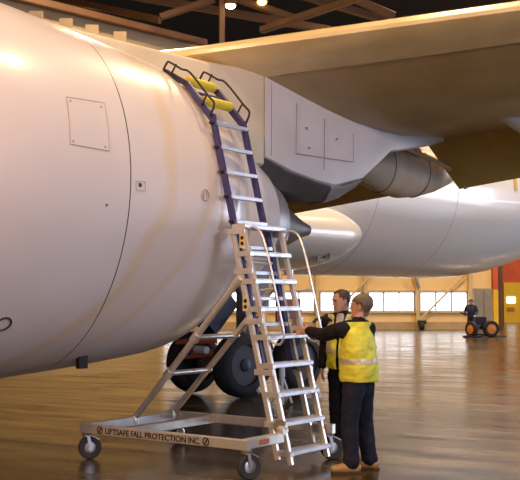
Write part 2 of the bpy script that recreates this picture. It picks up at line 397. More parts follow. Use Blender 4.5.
def on_skin(pts, lift=.004):
    return [npt(s, t, NR(s) + lift) for s, t in pts]
def skin_patch(corners, n=8, lift=.003):
    """corners TL,TR,BR,BL as picture points on the nacelle"""
    q = [nhit(*c) for c in corners]; mb = MB(); vs = []; fs = []
    for i in range(n + 1):
        for j in range(n + 1):
            u = j / n; v = i / n
            s = (q[0][0] * (1 - u) + q[1][0] * u) * (1 - v) + (q[3][0] * (1 - u) + q[2][0] * u) * v
            t = (q[0][1] * (1 - u) + q[1][1] * u) * (1 - v) + (q[3][1] * (1 - u) + q[2][1] * u) * v
            vs.append(npt(s, t, NR(s) + lift))
    fs = [(i * (n + 1) + j, i * (n + 1) + j + 1, (i + 1) * (n + 1) + j + 1, (i + 1) * (n + 1) + j) for i in range(n) for j in range(n)]
    mb.add(vs, fs)
    edge = [vs[j] for j in range(n + 1)] + [vs[i * (n + 1) + n] for i in range(1, n + 1)] + [vs[n * (n + 1) + j] for j in range(n - 1, -1, -1)] + [vs[i * (n + 1)] for i in range(n - 1, 0, -1)]
    return mb, edge
mb, edge = skin_patch([(66, 97), (104, 103), (109, 151), (70, 144)])
ap = mb.build('access_panel', M['pnac'], fc)
MB().tube(edge, .004, 6, True).build('panel_outline', M['seaml'], fc)
for px, py in ((70, 101), (101, 107), (105, 147), (73, 141)):
    s, t = nhit(px, py); MB().lathe(npt(s, t, NR(s)), npt(s, t, 1) - npt(s, t, 0), [(0, .014), (.006, .012), (.007, .004)], 10).build('panel_latch', M['seaml'], ap)
def ring_mark(px, py, r, name, par, w=.007, lift=.004):
    s, t = nhit(px, py); R_ = NR(s)
    MB().tube([npt(s + r * math.cos(a), t + r * math.sin(a) / R_, NR(s + r * math.cos(a)) + lift) for a in [2 * math.pi * i / 24 for i in range(24)]], w, 6, True).build(name, M['dark'] if w > .008 else M['seaml'], par)
ring_mark(3, 324, .075, 'ring_mark', fc, .010)
ring_mark(205, 195, .055, 'vent_ring', rc, .005)
s, t = nhit(205, 195); mb = MB()
for k in (-.02, .02): mb.tube(on_skin([(s + k, t - .02), (s + k, t + .02)], .003), .006, 6)
mb.build('vent_slot', M['seaml'], rc)
for px, py, r, nm in ((140, 185, .022, 'drain_port'), (106.5, 205, .012, 'rivet_plug')):
    s, t = nhit(px, py); MB().lathe(npt(s, t, NR(s) - .005), npt(s, t, 1) - npt(s, t, 0), [(0, r), (.008, r), (.009, r * .4)], 12).build(nm, M['dark'], rc if px > 130 else fc)
s, t = nhit(139, 190); mb, e_ = skin_patch([(136, 181), (145, 181.6), (145, 191), (136, 190)]); MB().tube(e_, .002, 4, True).build('placard_outline', M['seam'], rc)
s, t = nhit(82, 357); p = npt(s, t, NR(s)); MB().loft([[p + U * (a * .9) + LT * c + V((0, 0, h)) for a, c in ((-.06, -.03), (.06, -.03), (.06, .03), (-.06, .03))] for h in (.06, -.12)]).build('drain_mast', M['black'], fc)

# pylon: (s, z) side outline, half-width tapers below
def slab(prof_rows, name, m, par=plane):
    """rows of (s, z_top, z_bottom, half_top, half_bottom)"""
    mb = MB(); rings = []
    for s, zt, zb, ht, hb in prof_rows:
        k = min(.06, (zt - zb) * .2)
        rings.append([ac(s, l, z) for l, z in ((ht - .07, zt), (ht - .02, zt - k * .5), (ht, zt - k * 1.2), (hb, zb + .03), (hb - .05, zb), (-hb + .05, zb), (-hb, zb + .03), (-ht, zt - k * 1.2), (-ht + .02, zt - k * .5), (-ht + .07, zt))])
    mb.loft(rings); return mb.build(name, m, par, True, 30)
slab([(-3.0, 4.72, 4.3, .10, .10), (-2.4, 4.74, 4.2, .16, .16), (-1.4, 4.68, 4.0, .23, .23), (-.4, 4.64, 3.7, .27, .27), (.3, 4.62, 3.5, .30, .30), (.9, 4.64, 3.4, .33, .33), (1.17, 4.66, 3.40, .34, .34)], 'forward_pylon', M['pylon_top'])
py = slab([(1.19, 4.66, 3.50, .35, .35), (1.7, 4.70, 3.36, .36, .34), (2.2, 4.70, 3.28, .37, .32), (2.57, 4.68, 3.25, .37, .31), (3.17, 4.65, 3.40, .37, .30), (3.5, 4.6, 3.62, .36, .29), (3.85, 4.6, 3.86, .34, .27), (4.4, 4.5, 3.97, .30, .24), (5.0, 4.45, 4.10, .22, .18), (5.4, 4.42, 4.2, .12, .10)], 'pylon', M['pylon'])
slab([(1.1, 3.62, 3.22, .33, .24), (1.6, 3.42, 3.10, .33, .22), (2.2, 3.32, 3.02, .31, .20), (2.5, 3.28, 3.06, .30, .19)], 'heat_shield', M['heat'])
slab([(2.5, 3.28, 3.03, .30, .2), (2.8, 3.30, 3.12, .29, .2), (3.17, 3.41, 3.30, .28, .2)], 'pylon_aft_shield', M['heat_g'])
mb = MB()
def pl(s, z, hb=.372): return ac(s, hb, z)
for path in ([(1.75, 4.28), (1.75, 3.62), (2.9, 3.62), (2.9, 4.02)], [(2.3, 4.15), (2.3, 3.45)], [(1.3, 4.5), (1.3, 3.55)]):
    mb.tube([pl(s, z, .345 + .025 * (z - 3.3) / 1.3 * (1 if s > 1.5 else 0) + .004) for s, z in path], .005, 6)
mb.build('panel_outline', M['seam'], py)
for s, z in ((1.95, 3.98), (2.55, 3.9), (2.0, 3.72)):
    MB().lathe(pl(s, z, .355), LT, [(0, .018), (.012, .016), (.013, .004)], 10).build('fastener', M['seam'], py)

# wing: airfoil sections lofted outboard and inboard
LOW = [(0, 4.70), (.03, 4.64), (.08, 4.585), (.15, 4.52), (.25, 4.38), (.35, 4.25), (.45, 4.155), (.56, 4.105), (.66, 4.11), (.78, 4.18), (.88, 4.26), (1, 4.36)]
UP = [(1, 4.40), (.85, 4.62), (.65, 4.86), (.45, 4.98), (.25, 4.99), (.12, 4.93), (.05, 4.86), (.015, 4.80)]
def wing_sec(l, kind):
    le = .12 + .625 * l; te = 6.0 + (.30 if l > 0 else .03) * l; ch = te - le; dz = .085 * l
    tk = 1.0 if l > -1 else 1 + .06 * (-l - 1)
    f = lambda u, z: ac(le + ch * u, l, dz + 4.55 + (z - 4.55) * tk * (ch / 5.9 if l < 0 else 1))
    if kind == 'low': P = LOW[3:] + UP[:-5] + [(.45, 4.9), (.15, 4.7)]
    if kind == 'slat': P = LOW[:4] + [(.15, 4.95), (.12, 4.96), (.05, 4.88), (.015, 4.80), (0, 4.75)]
    return [f(u, z) for u, z in P]
ls = [-7.9, -5, -3, -1.2, 0, 1.2, 2.4, 3.6, 5, 7, 9]
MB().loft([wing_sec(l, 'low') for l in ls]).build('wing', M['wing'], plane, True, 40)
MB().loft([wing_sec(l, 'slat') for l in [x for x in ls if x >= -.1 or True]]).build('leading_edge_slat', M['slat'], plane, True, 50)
# slat joint line and dirty edge along the underside
mb = MB()
for l0, l1 in ((.5, 9),):
    mb.tube([wing_sec(l, 'low')[0] + V((0, 0, -.004)) for l in (.5, 2, 4, 6, 9)], .010, 6)
mb.build('slat_gap', M['vent'], plane)
# flap lowered behind the trailing edge
mb = MB(); rings = []
for l in (-.5, .4, 1.4, 3, 5):
    k = l + .5; o = lambda s, z: ac(s + .30 * k, l, z + .13 * k)
    rings.append([o(5.75, 4.30), o(5.98, 4.12), o(6.32, 3.86), o(6.68, 3.60), o(6.70, 3.62), o(6.50, 3.95), o(6.25, 4.22), o(5.95, 4.40)])
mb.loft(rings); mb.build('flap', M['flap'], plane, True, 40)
mb = MB(); rings = []
for l in (-6.2, -4, -2.6, -1.3):
    o = lambda s, z: ac(s, l, z + .07 * l)
    rings.append([o(5.6, 4.25), o(5.9, 4.05), o(6.2, 3.9), o(6.6, 3.72), o(6.62, 3.75), o(6.3, 4.1), o(5.9, 4.35)])
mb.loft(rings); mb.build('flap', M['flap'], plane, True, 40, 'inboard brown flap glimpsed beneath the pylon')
# flap track fairings (canoes)
def canoe(l, rows, m, name='flap_track_fairing', ribs=False):
    mb = MB()
    rings = [[ac(s, l + w * math.cos(a), (zt + zb) / 2 + (zt - zb) / 2 * math.sin(a)) for a in [2 * math.pi * j / 28 for j in range(28)]] for s, zt, zb, w in rows]
    mb.loft(rings); o = mb.build(name, m, plane, True, 40)
    return o
cf = canoe(-.9, [(3.6, 4.15, 4.0, .05), (4.0, 4.25, 3.78, .2), (4.5, 4.3, 3.6, .3), (5.0, 4.3, 3.45, .36), (5.5, 4.3, 3.39, .38), (6.0, 4.28, 3.45, .37), (6.4, 4.22, 3.55, .33), (6.8, 4.12, 3.70, .25), (6.95, 4.05, 3.8, .16)], M['canoe'])
mb = MB()
for s, zt, zb, w in ((5.0, 4.3, 3.45, .36), (5.9, 4.28, 3.435, .372)):
    mb.tube([ac(s, -.9 + (w + .002) * math.cos(a), (zt + zb) / 2 + ((zt - zb) / 2 + .002) * math.sin(a)) for a in [-2.6 + 3.4 * j / 20 for j in range(21)]], .009, 6)
mb.build('seam_line', M['vent'], cf)
MB().tube([ac(6.2, -.45, 4.12), ac(6.55, -.42, 3.9), ac(6.75, -.4, 3.62)], [.06, .07, .05], 12).build('flap_actuator', M['canoe'], plane)
MB().tube([ac(5.2, -.5, 4.15), ac(5.9, -.46, 4.02), ac(6.3, -.42, 3.9)], .04, 10).build('flap_push_rod', M['canoe'], plane)
canoe(1.75, [(4.35, 4.42, 4.32, .05), (4.6, 4.5, 4.22, .16), (5.0, 4.5, 4.12, .22), (5.6, 4.5, 4.05, .26), (6.4, 4.5, 4.05, .26), (7.2, 4.4, 4.2, .2), (7.6, 4.35, 4.28, .06)], M['pylon'], 'flap_track_fairing')

# fuselage with upswept tail
FL_, FR_, FZ = -10.2, 2.7, 5.1
mb = MB(); rings = []
for s, r, dz in [(-30, .3, -.6), (-29.4, .9, -.5), (-28, 1.6, -.3), (-26, 2.2, -.1), (-23, 2.6, 0), (-20, 2.7, 0), (-10, 2.7, 0), (0, 2.7, 0), (10, 2.7, 0), (16, 2.7, 0), (18.5, 2.7, 0), (20, 2.68, .04), (21.5, 2.6, .14), (23, 2.48, .34), (25, 2.25, .68), (28, 1.8, 1.2), (31, 1.25, 1.65), (35, .6, 2.05), (36, .25, 2.15)]:
    rings.append([ac(s, FL_ + r * math.cos(a), FZ + dz + r * math.sin(a)) for a in [2 * math.pi * j / 72 for j in range(72)]])
mb.loft(rings); fu = mb.build('fuselage', M['paint_far'], plane, True, 60)
mb = MB()
for s in (13.2, 16.8): mb.tube([ac(s, FL_ + 2.702 * math.cos(a), FZ + 2.702 * math.sin(a)) for a in [-1.5 + 2.4 * j / 24 for j in range(25)]], .006, 6)
mb.build('skin_joint', M['skinj'], fu)
# belly fairing, rounded at the rear
mb = MB(); rings = []
BFT = [(-9, .1), (-8, .5), (-6, .85), (-3, 1), (3, 1), (8, 1), (10.9, 1), (11.2, .98), (11.45, .93), (11.65, .85), (11.85, .72), (11.98, .54), (12.04, .34), (12.05, .12)]
for s, k in BFT:
    hw = 3.3 * (.84 + .16 * k); hz = .96 * k; cz = 3.37
    rings.append([ac(s, FL_ + hw * math.copysign(abs(math.cos(a)) ** .75, math.cos(a)), cz + hz * math.copysign(abs(math.sin(a)) ** .9, math.sin(a))) for a in [2 * math.pi * j / 64 for j in range(64)]])
mb.loft(rings); bf = mb.build('belly_fairing', M['paint_far'], plane, True, 60)
# titling on the fuselage side: gold letter strokes partly hidden behind the flap
mb = MB()
def fz(s, z, lift=.012):
    r = 2.7 + lift; return ac(s, FL_ + math.sqrt(max(.01, r * r - (z - FZ) ** 2)), z)
for k, (s, w) in enumerate(((19.9, .16), (20.45, .16), (20.95, .16), (21.45, .34), (22.1, .16), (22.7, .34))):
    mb.loft([[fz(s - w / 2, z), fz(s + w / 2, z), fz(s + w / 2, z, -.02), fz(s - w / 2, z, -.02)] for z in (5.15, 5.4, 5.7, 6.0)])
mb.build('titling', M['gold'], fu)
# vents on the belly fairing
def ray_to(obj_s_l, px, py): pass
for px in (321, 333):
    p = at(px, 256 - (px - 321) * .2, 25.6)
    v_ = None
    # place on the fairing's near side by stepping along the line of sight
    r = ray(px, 256 - (px - 321) * .2); t = 15.0
    def inside(q):
        q = V((q.x / KA, q.y / KA, CAMZ + (q.z - CAMZ) / KA)); d_ = q - V((P0.x, P0.y, 0)); s = d_.dot(U); l = d_.dot(LT) - FL_
        k = lin(s, BFT)
        if s > 12.05 or s < -9: return False
        hw = 3.3 * (.84 + .16 * k); hz = .96 * k
        return (abs(l) / hw) ** (2 / .75) + (abs(q.z - 3.37) / hz) ** (2 / .9) < 1
    while t < 40 and not inside(V((0, 0, CAMZ)) + r * t): t += .01
    p = V((0, 0, CAMZ)) + r * t
    MB().box(p, (.30, .03, .26), (U, LT, V((0, 0, 1)))).build('vent_grille', M['vent'], bf)

# main landing gear under the inboard wing
TR = .56
hubmat = M['whub']
gearz = .57
def wheel(s, l):
    c = ac(s, l, 0); c.z = gearz; a = LT
    prof = []
    for k in range(13):
        t = math.pi * k / 12; prof.append((-.20 * math.cos(t), .36 + (TR - .36) * math.sin(t) ** .55))
    o = MB().lathe(c, a, [(-.12, .34)] + prof + [(.12, .34)], 40, False).build('tire', M['tyre'], plane)
    MB().lathe(c, a, [(-.14, .36), (-.14, .20), (-.10, .12), (.10, .12), (.10, .22), (.15, .30), (.16, .36)], 30).build('wheel_hub', hubmat, o)
    MB().lathe(c + a * .1, a, [(0, .12), (.08, .11), (.10, .05)], 16).build('axle_cap', M['navy'], o)
for s in (3.90, 5.30):
    for l in (-3.05, -4.25): wheel(s, l)
    MB().tube([ac(s, -2.95, gearz), ac(s, -4.35, gearz)], .08, 12).build('axle', M['gear'], plane)
MB().beam(ac(3.7, -3.65, gearz + .08), ac(5.5, -3.65, gearz + .08), .26, .28).build('bogie_beam', M['gear'], plane)
MB().tube([ac(4.6, -3.65, .6), ac(4.6, -3.65, 2.2), ac(4.6, -3.65, 4.3)], [.17, .17, .24], 18).build('main_strut', M['gear'], plane)
MB().tube([ac(4.6, -3.65, 1.7), ac(3.0, -3.7, 4.2)], .09, 12).build('drag_brace', M['gear'], plane)
MB().tube([ac(4.5, -3.5, 1.4), ac(4.2, -3.3, 1.15), ac(4.3, -3.5, .75)], .06, 10).build('torque_link', M['gear'], plane)
MB().beam(ac(3.35, -4.05, .98), ac(3.55, -3.25, 1.02), .07, .09).build('brake_rod', M['redbr'], plane)
MB().beam(ac(3.35, -3.95, .74), ac(3.5, -3.22, .82), .10, .12).build('brake_rod', M['redbr'], plane)
MB().lathe(ac(3.40, -3.45, .86), LT, [(-.16, .05), (-.14, .07), (.14, .07), (.16, .05)], 14).build('hydraulic_cylinder', M['white'], plane)
MB().lathe(ac(3.38, -3.72, .84), LT, [(-.08, .04), (-.07, .075), (.05, .075), (.07, .04)], 14).build('hydraulic_cylinder', M['navy'], plane)
MB().beam(ac(3.5, -3.5, 1.25), ac(4.0, -3.5, 1.75), .35, .45).build('gear_cover', M['navy'], plane)
MB().prism([ac(4.7, -2.95, 1.25), ac(5.3, -2.95, 1.25), ac(5.3, -2.95, 1.72), ac(4.7, -2.95, 1.72)], LT * -.04).build('gear_door', M['redbr'], plane)
MB().prism([ac(4.5, -3.5, 1.55), ac(5.05, -3.5, 1.5), ac(5.05, -3.5, 4.1), ac(4.3, -3.5, 4.2)], LT * -.06).build('gear_door', M['gear'], plane)
MB().lathe(ac(4.35, -3.0, 1.33), LT, [(-.05, .10), (0, .11), (.03, .09)], 14).build('brake_unit', M['redbr'], plane)

# ------------------------------------------------------------------ mobile access ladder
F0 = V((-.14, 9.55, 0)); LR = V((.588, .809, 0)).normalized(); LD = V((-.809, .588, 0)).normalized(); ZV = V((0, 0, 1))
def L(p, q, z): return F0 + LR * p + LD * q + V((0, 0, z))
lad = thing('rolling_access_ladder', L(.8, 1.0, 0), 'wheeled aluminium access ladder with blue upper section leaning onto the white engine', 'ladder')
BW, BL = 1.52, 2.15; BZ = .33; BH = .10
fb = MB().beam(L(0, -.04, BZ), L(0, BL + .04, BZ), .06, BH).build('front_rail', M['alu'], lad)
MB().beam(L(BW, -.04, BZ), L(BW, BL + .04, BZ), .06, BH).build('rear_rail', M['galv'], lad)
MB().beam(L(.03, BL, BZ), L(BW - .03, BL, BZ), .06, BH).build('end_beam', M['galv'], lad)
MB().beam(L(.03, 1.56, BZ), L(BW - .03, 1.56, BZ), .05, BH * .9).build('cross_beam', M['galv'], lad)
MB().beam(L(.03, .03, BZ), L(.64, .03, BZ), .07, BH).build('end_beam', M['alu'], lad)
MB().beam(L(1.46, .03, BZ), L(BW - .03, .03, BZ), .07, BH).build('end_beam', M['alu'], lad)
MB().box(L(.30, -.009, BZ), (.16, .006, .05), (LR, LD, ZV)).build('label_plate', M['label'], lad)
# lettering on the front rail
def text_mesh(body, size, width, origin_, name, par, m):
    cu = bpy.data.curves.new(name, 'FONT'); cu.body = body; cu.size = size; cu.extrude = .0015; cu.offset = .0014
    to = bpy.data.objects.new('tmp', cu); C.objects.link(to)
    dg = bpy.context.evaluated_depsgraph_get(); dg.update()
    me = bpy.data.meshes.new_from_object(to.evaluated_get(dg))
    bpy.data.objects.remove(to); bpy.data.curves.remove(cu)
    xs = [v.co.x for v in me.vertices]; w0, w1 = min(xs), max(xs); k = width / (w1 - w0)
    off = origin(par)
    for v in me.vertices:
        x, y, z = v.co; v.co = origin_ + (-LD) * ((x - w0) * k) + ZV * y - LR * z - off
    me.materials.clear(); me.materials.append(m)
    o = bpy.data.objects.new(name, me); C.objects.link(o); o.parent = par; return o
def qpx(px, z=BZ):   # position along the front rail seen at a picture column
    lo, hi = -.5, 3
    for _ in range(50):
        md = (lo + hi) / 2; w = L(-.03, md, z)
        if 260 + F * w.x / (w.y * cp + (w.z - CAMZ) * sp) > px: lo = md
        else: hi = md
    return lo
qa, qb = qpx(105.5), qpx(200)
wl = [('LIFTSAFE', 0, .262), ('FALL', .287, .412), ('PROTECTION', .437, .862), ('INC.', .887, 1)]
for w_, a_, e_ in wl:
    text_mesh(w_, .082, (qa - qb) * (e_ - a_), L(-.0325, qa - (qa - qb) * a_, BZ - .030), 'lettering', fb, M['ink'])
for px in (100, 206):
    q = qpx(px); c = L(-.034, q, BZ)
    lg = MB().tube([c + LD * (.036 * math.cos(a)) + ZV * (.036 * math.sin(a)) for a in [2 * math.pi * i / 20 for i in range(20)]], .006, 6, True).build('logo_ring', M['ink'], fb)
    MB().beam(c + LD * .016 - ZV * .022, c - LD * .016 + ZV * .022, .014, .004, LR).build('logo_bar', M['ink'], lg)
# casters
def caster(p, q, ang, rad=.125):
    base = L(p, q, 0); f = V((math.cos(ang), math.sin(ang), 0)); ax = V((-f.y, f.x, 0))
    c = base + V((0, 0, rad)) + f * .03
    o = MB().lathe(base + V((0, 0, BZ - BH / 2 - .022)), ZV, [(-.02, .035), (0, .05), (.022, .055)], 16).build('caster', M['steel'], lad)
    MB().lathe(c, ax, [(-.022, rad * .55), (-.026, rad * .9), (-.016, rad), (.016, rad), (.026, rad * .9), (.022, rad * .55)], 32).build('caster_tire', M['rubber'], o)
    MB().lathe(c, ax, [(-.027, .02), (-.027, .05), (-.020, .066), (.020, .066), (.027, .05), (.027, .02)], 20).build('caster_hub', M['steel'], o)
    mb = MB()
    for sg in (-1, 1): mb.beam(base + ax * (.038 * sg) + V((0, 0, BZ - BH / 2 - .02)), c + ax * (.038 * sg), .035, .010, ax)
    mb.beam(base - ax * .045 + V((0, 0, BZ - BH / 2 - .026)), base + ax * .045 + V((0, 0, BZ - BH / 2 - .026)), .06, .014)
    mb.build('caster_fork', M['steel'], o)
    MB().beam(base + f * .05 + V((0, 0, BZ - BH / 2 - .035)), base + f * .13 + V((0, 0, BZ - BH / 2 - .075)), .05, .012).build('brake_pedal', M['steel'], o)
ca = math.atan2(LR.y, LR.x)
caster(.02, .0, ca - .35); caster(.02, BL - .02, ca - .5); caster(BW - .0, .02, ca - .6); caster(BW - .02, BL - .02, ca - .2)
# lower ladder
SL = .247; PL, PR = .72, 1.40; DEP = .15
def fq(z): return -.02 + (z - .1) * SL
ztop = 2.50
for p in (PL, PR):
    MB().beam(L(p, fq(.05), .05), L(p, fq(ztop), ztop), .045, .055, LD).build('front_stringer', M['alu'], lad)
    MB().beam(L(p, fq(.09) + DEP, .09), L(p, fq(ztop - .05) + DEP, ztop - .05), .045, .055, LD).build('back_stringer', M['alu'], lad)
    for z in (.46, .98, 1.5, 2.02, 2.44):
        sg = -1 if p == PL else 1
        MB().beam(L(p + .03 * sg, fq(z) - .03, z - .02), L(p + .03 * sg, fq(z) + DEP + .05, z - .02), .014, .06).build('stringer_bracket', M['alu'], lad)
for i in range(9):
    z = .16 + .289 * i
    st = MB().beam(L(PL - .03, fq(z) + .045, z), L(PR + .05, fq(z) + .045, z), .17, .045).build('step', M['tread'], lad)
    mb = MB()
    for k in range(5): mb.beam(L(PL - .02, fq(z) - .022 + k * .032, z + .024), L(PR + .04, fq(z) - .022 + k * .032, z + .024), .012, .008)
    mb.build('step_ribs', M['tread'], st)
    MB().beam(L(PL - .031, fq(z) + .045, z - .002), L(PL + .03, fq(z) + .045, z - .002), .175, .05).build('step_end', M['alu'], st)
# hinge plate to the base
MB().lathe(L(PL - .06, .06, .43), LR, [(-.012, .02), (-.012, .075), (.012, .075), (.012, .02)], 20).build('hinge_plate', M['steel'], lad)
MB().beam(L(PL - .10, .03, BZ + .05), L(PL - .02, .03, BZ + .09), .08, .09).build('hinge_block', M['alu'], lad)
# stickers
for z in (2.32, 1.66):
    st = MB().box(L(PL - .028, fq(z) + (.03 if z > 2 else DEP), z), (.006, .07, .15), (LR, LD, ZV)).build('warning_sticker', M['stick'], lad)
    for dz in (-.03, .03): MB().lathe(L(PL - .033, fq(z) + (.03 if z > 2 else DEP), z + dz), -LR, [(0, .022), (.002, .022), (.0025, .005)], 12).build('sticker_mark', M['ink'], st)
# handrails: thin looped tubes
for p, sg in ((PL + .05, 1), (PR + .08, 1)):
    zt, zb = 2.42, 1.28
    o = lambda z, out: L(p, fq(z) - out, z)
    pts = [o(zt - .06, 0), o(zt + .03, .05), o(zt + .03, .12), o(zt - .06, .19), o(zt - .35, .21), o(1.9, .21), o(zb + .25, .21), o(zb + .06, .20), o(zb - .03, .13), o(zb - .02, .05), o(zb + .02, 0)]
    hr = MB().tube(bez(pts, 6), .013, 10).build('handrail', M['galv'], lad)
    MB().tube([o(1.80, 0), o(1.82, .21)], .012, 8).build('rail_standoff', M['alu'], hr)
lev = MB().tube(bez([L(PR + .08, fq(1.5) - .14, 1.46), L(PR + .14, fq(1.5) - .16, 1.50), L(PR + .24, fq(1.5) - .2, 1.51), L(PR + .32, fq(1.5) - .22, 1.47)], 5), .016, 8).build('clamp_lever', M['black'], lad)
# braces
b1a, b1b = L(.78, BL, BZ + .03), L(PL - .02, fq(1.92) + DEP + .02, 1.92)
b2a, b2b = L(1.44, BL, BZ + .03), L(PR + .02, fq(1.92) + DEP + .02, 1.92)
for a, c_, m in ((b1a, b1b, M['alu']), (b2a, b2b, M['alu'])):
    o = MB().tube([a, c_], .035, 14).build('diagonal_brace', m, lad)
    MB().lathe(a - V((0, 0, .01)), ZV, [(-.05, .05), (.03, .05), (.05, .04)], 14).build('brace_foot', M['galv'], o)
    MB().lathe(a.lerp(c_, .985), (c_ - a), [(-.05, .045), (.05, .045)], 12).build('brace_collar', M['alu'], o)
def zat(a, c_, f): return a.lerp(c_, f)
for f, m in ((.34, M['galv']), (.60, M['galv'])):
    a, c_ = zat(b1a, b1b, f), zat(b2a, b2b, f)
    o = MB().tube([a - LR * .03, c_ + LR * .06], .030, 12).build('brace_tie', m, lad)
    MB().lathe(a, (b1b - b1a), [(-.05, .05), (.05, .05)], 12).build('tie_clamp', M['alu'], o)
MB().tube([L(PL + .1, fq(2.1) + DEP, 2.1), L(PR - .1, fq(2.1) + DEP, 2.1)], .025, 10).build('cross_tie', M['alu'], lad)
# blue upper ladder
BLp, BRp = .785, 1.335
def bq(z): return .69 + (z - 2.3) * .252
hq = [(1.04, 3.69), (1.41, 4.11), (1.735, 4.29)]
for p in (BLp, BRp):
    MB().beam(L(p, bq(.95), .95), L(p, hq[0][0], hq[0][1] + .02), .045, .07, LD).build('upper_rail', M['blue'], lad)
    MB().beam(L(p, hq[0][0] - .01, hq[0][1] - .02), L(p, hq[1][0], hq[1][1]), .055, .075, LD).build('head_rail', M['blue'], lad)
    MB().beam(L(p, hq[1][0] - .03, hq[1][1] - .02), L(p, hq[2][0], hq[2][1]), .055, .06, LD).build('head_tip', M['hoop'], lad)
    sg = -1 if p == BLp else 1
    x = p + .045 * sg
    up = lambda q, z, h: L(x, q - .07 * h, z + .10 * h)
    hoop = [up(hq[2][0] - .02, hq[2][1], 0), up(hq[2][0] - .02, hq[2][1], .7), up(hq[2][0] - .05, hq[2][1] - .01, .9), up(hq[1][0] + .10, hq[1][1] + .06, .95), up(hq[1][0] - .02, hq[1][1] + .0, 1.0), up(hq[0][0] + .10, hq[0][1] + .14, 1.0), up(hq[0][0] + .0, hq[0][1] + .04, .9), up(hq[0][0] - .0, hq[0][1] + .0, .05)]
    ho = MB().tube(bez(hoop, 3), .013, 8).build('guard_hoop', M['hoop'], lad)
    for q, z in ((hq[2][0] - .14, hq[2][1] - .06), (hq[0][0] + .12, hq[0][1] + .13)):
        MB().tube([up(q, z, 0), up(q, z, 1.05)], .011, 8).build('hoop_post', M['hoop'], ho)
for k in range(9):
    z = 3.62 - .272 * k
    if z < 1.2: break
    r_ = MB().beam(L(BLp + .0, bq(z) - .025, z), L(BRp - .0, bq(z) - .025, z), .06, .045).build('rung', M['tread'], lad)
    for p, sg in ((BLp, -1), (BRp, 1)): MB().tube([L(p + sg * .02, bq(z), z), L(p + sg * .06, bq(z), z)], .02, 10).build('rung_bolt', M['hoop'], r_)
for q, z in ((1.44, 4.15), (1.20, 3.90)):
    a, c_ = L(BLp + .05, q, z), L(BRp - .02, q, z)
    d_ = (c_ - a).length
    MB().lathe(a, LR, [(-.0, .03), (.005, .05), (.02, .056), (d_ - .02, .056), (d_ - .005, .05), (d_, .03)], 20).build('yellow_pad', M['pad'], lad)
MB().beam(L(BLp, 1.32, 4.0), L(BRp, 1.32, 4.0), .04, .03).build('head_crossbar', M['blue'], lad)

# white trestle glimpsed behind the ladder
tp = at(282, 373, 16.3)
tr = thing('axle_stand', V((tp.x, tp.y, 0)), 'small white axle stand on the floor behind the ladder', 'stand')
for k in range(3):
    a = 2.1 * k + .5; MB().tube([tp + V((0, 0, -.02)), V((tp.x + .18 * math.cos(a), tp.y + .18 * math.sin(a), .03))], .022, 10).build('leg', M['white'], tr)
MB().lathe(tp, ZV, [(-.06, .05), (.12, .045), (.13, .08), (.15, .08)], 16).build('saddle', M['white'], tr)
tp = ground(314, 398); ck = thing('wheel_chock', tp, 'pale blue-white wedge chock on the floor behind the right rails of the ladder', 'wheel chock')
MB().prism([tp + V((-.12, 0, 0)), tp + V((.10, 0, 0)), tp + V((.03, 0, .24)), tp + V((-.01, 0, .24))], (.05, .16, 0)).build('wedge', M['white'], ck)

# ------------------------------------------------------------------ people
def ering(c, x, y, a, b_, n=20): return [c + x * (a * math.cos(2 * math.pi * j / n)) + y * (b_ * math.sin(2 * math.pi * j / n)) for j in range(n)]
def chain(mb, pts, rad, wdir, n=20):
    """round-ended limb: pts, radii (float or (across, through)), wdir = direction of the first radius"""
    pts = [V(p) for p in pts]; rad = [(r, r) if not isinstance(r, tuple) else r for r in rad]; rings = []
    for i, p in enumerate(pts):
        t = ((pts[min(i + 1, len(pts) - 1)] - pts[max(i - 1, 0)])).normalized()
        x = V(wdir) - t * V(wdir).dot(t)
        if x.length < .05: x = t.cross(V((.2, .9, .1)))
        x.normalize(); y = t.cross(x)
        if i == 0:
            for k in (.95, .75, .4):
                rings.append(ering(p - t * (k * min(rad[0])), x, y, rad[0][0] * math.sqrt(1 - k * k), rad[0][1] * math.sqrt(1 - k * k), n))
        rings.append(ering(p, x, y, rad[i][0], rad[i][1], n))
        if i == len(pts) - 1:
            for k in (.4, .75, .95):
                rings.append(ering(p + t * (k * min(rad[-1])), x, y, rad[-1][0] * math.sqrt(1 - k * k), rad[-1][1] * math.sqrt(1 - k * k), n))
    return mb.loft(rings)
def weld(mb, name, m, parent, voxel, smooth=4, keep=None, wrinkle=0):
    """one continuous surface out of overlapping limbs"""
    me = mb.mesh('tmp', m, origin(parent)); o = bpy.data.objects.new('tmp', me); C.objects.link(o)
    r = o.modifiers.new('r', 'REMESH'); r.mode = 'VOXEL'; r.voxel_size = voxel; r.adaptivity = 0
    if smooth:
        s = o.modifiers.new('s', 'SMOOTH'); s.factor = .5; s.iterations = smooth
    dg = bpy.context.evaluated_depsgraph_get(); dg.update()
    nm = bpy.data.meshes.new_from_object(o.evaluated_get(dg)); nm.name = name
    bpy.data.objects.remove(o); bpy.data.meshes.remove(me)
    if keep:
        bm = bmesh.new(); bm.from_mesh(nm); off = origin(parent)
        dead = [f for f in bm.faces if not keep(f.calc_center_median() + off)]
        bmesh.ops.delete(bm, geom=dead, context='FACES'); bm.to_mesh(nm); bm.free()
    if wrinkle:
        off = origin(parent)
        nrm = [v.normal.copy() for v in nm.vertices]
        for v, n_ in zip(nm.vertices, nrm):
            q = v.co + off; k = noise.noise(V((q.x * 7, q.y * 7, q.z * 11))) + .5 * noise.noise(V((q.x * 17, q.y * 17, q.z * 24)))
            v.co += n_ * (wrinkle * k)
        nm.update()
    nm.shade_smooth()
    if not nm.materials: nm.materials.append(m)
    no = bpy.data.objects.new(name, nm); C.objects.link(no); no.parent = parent
    return no
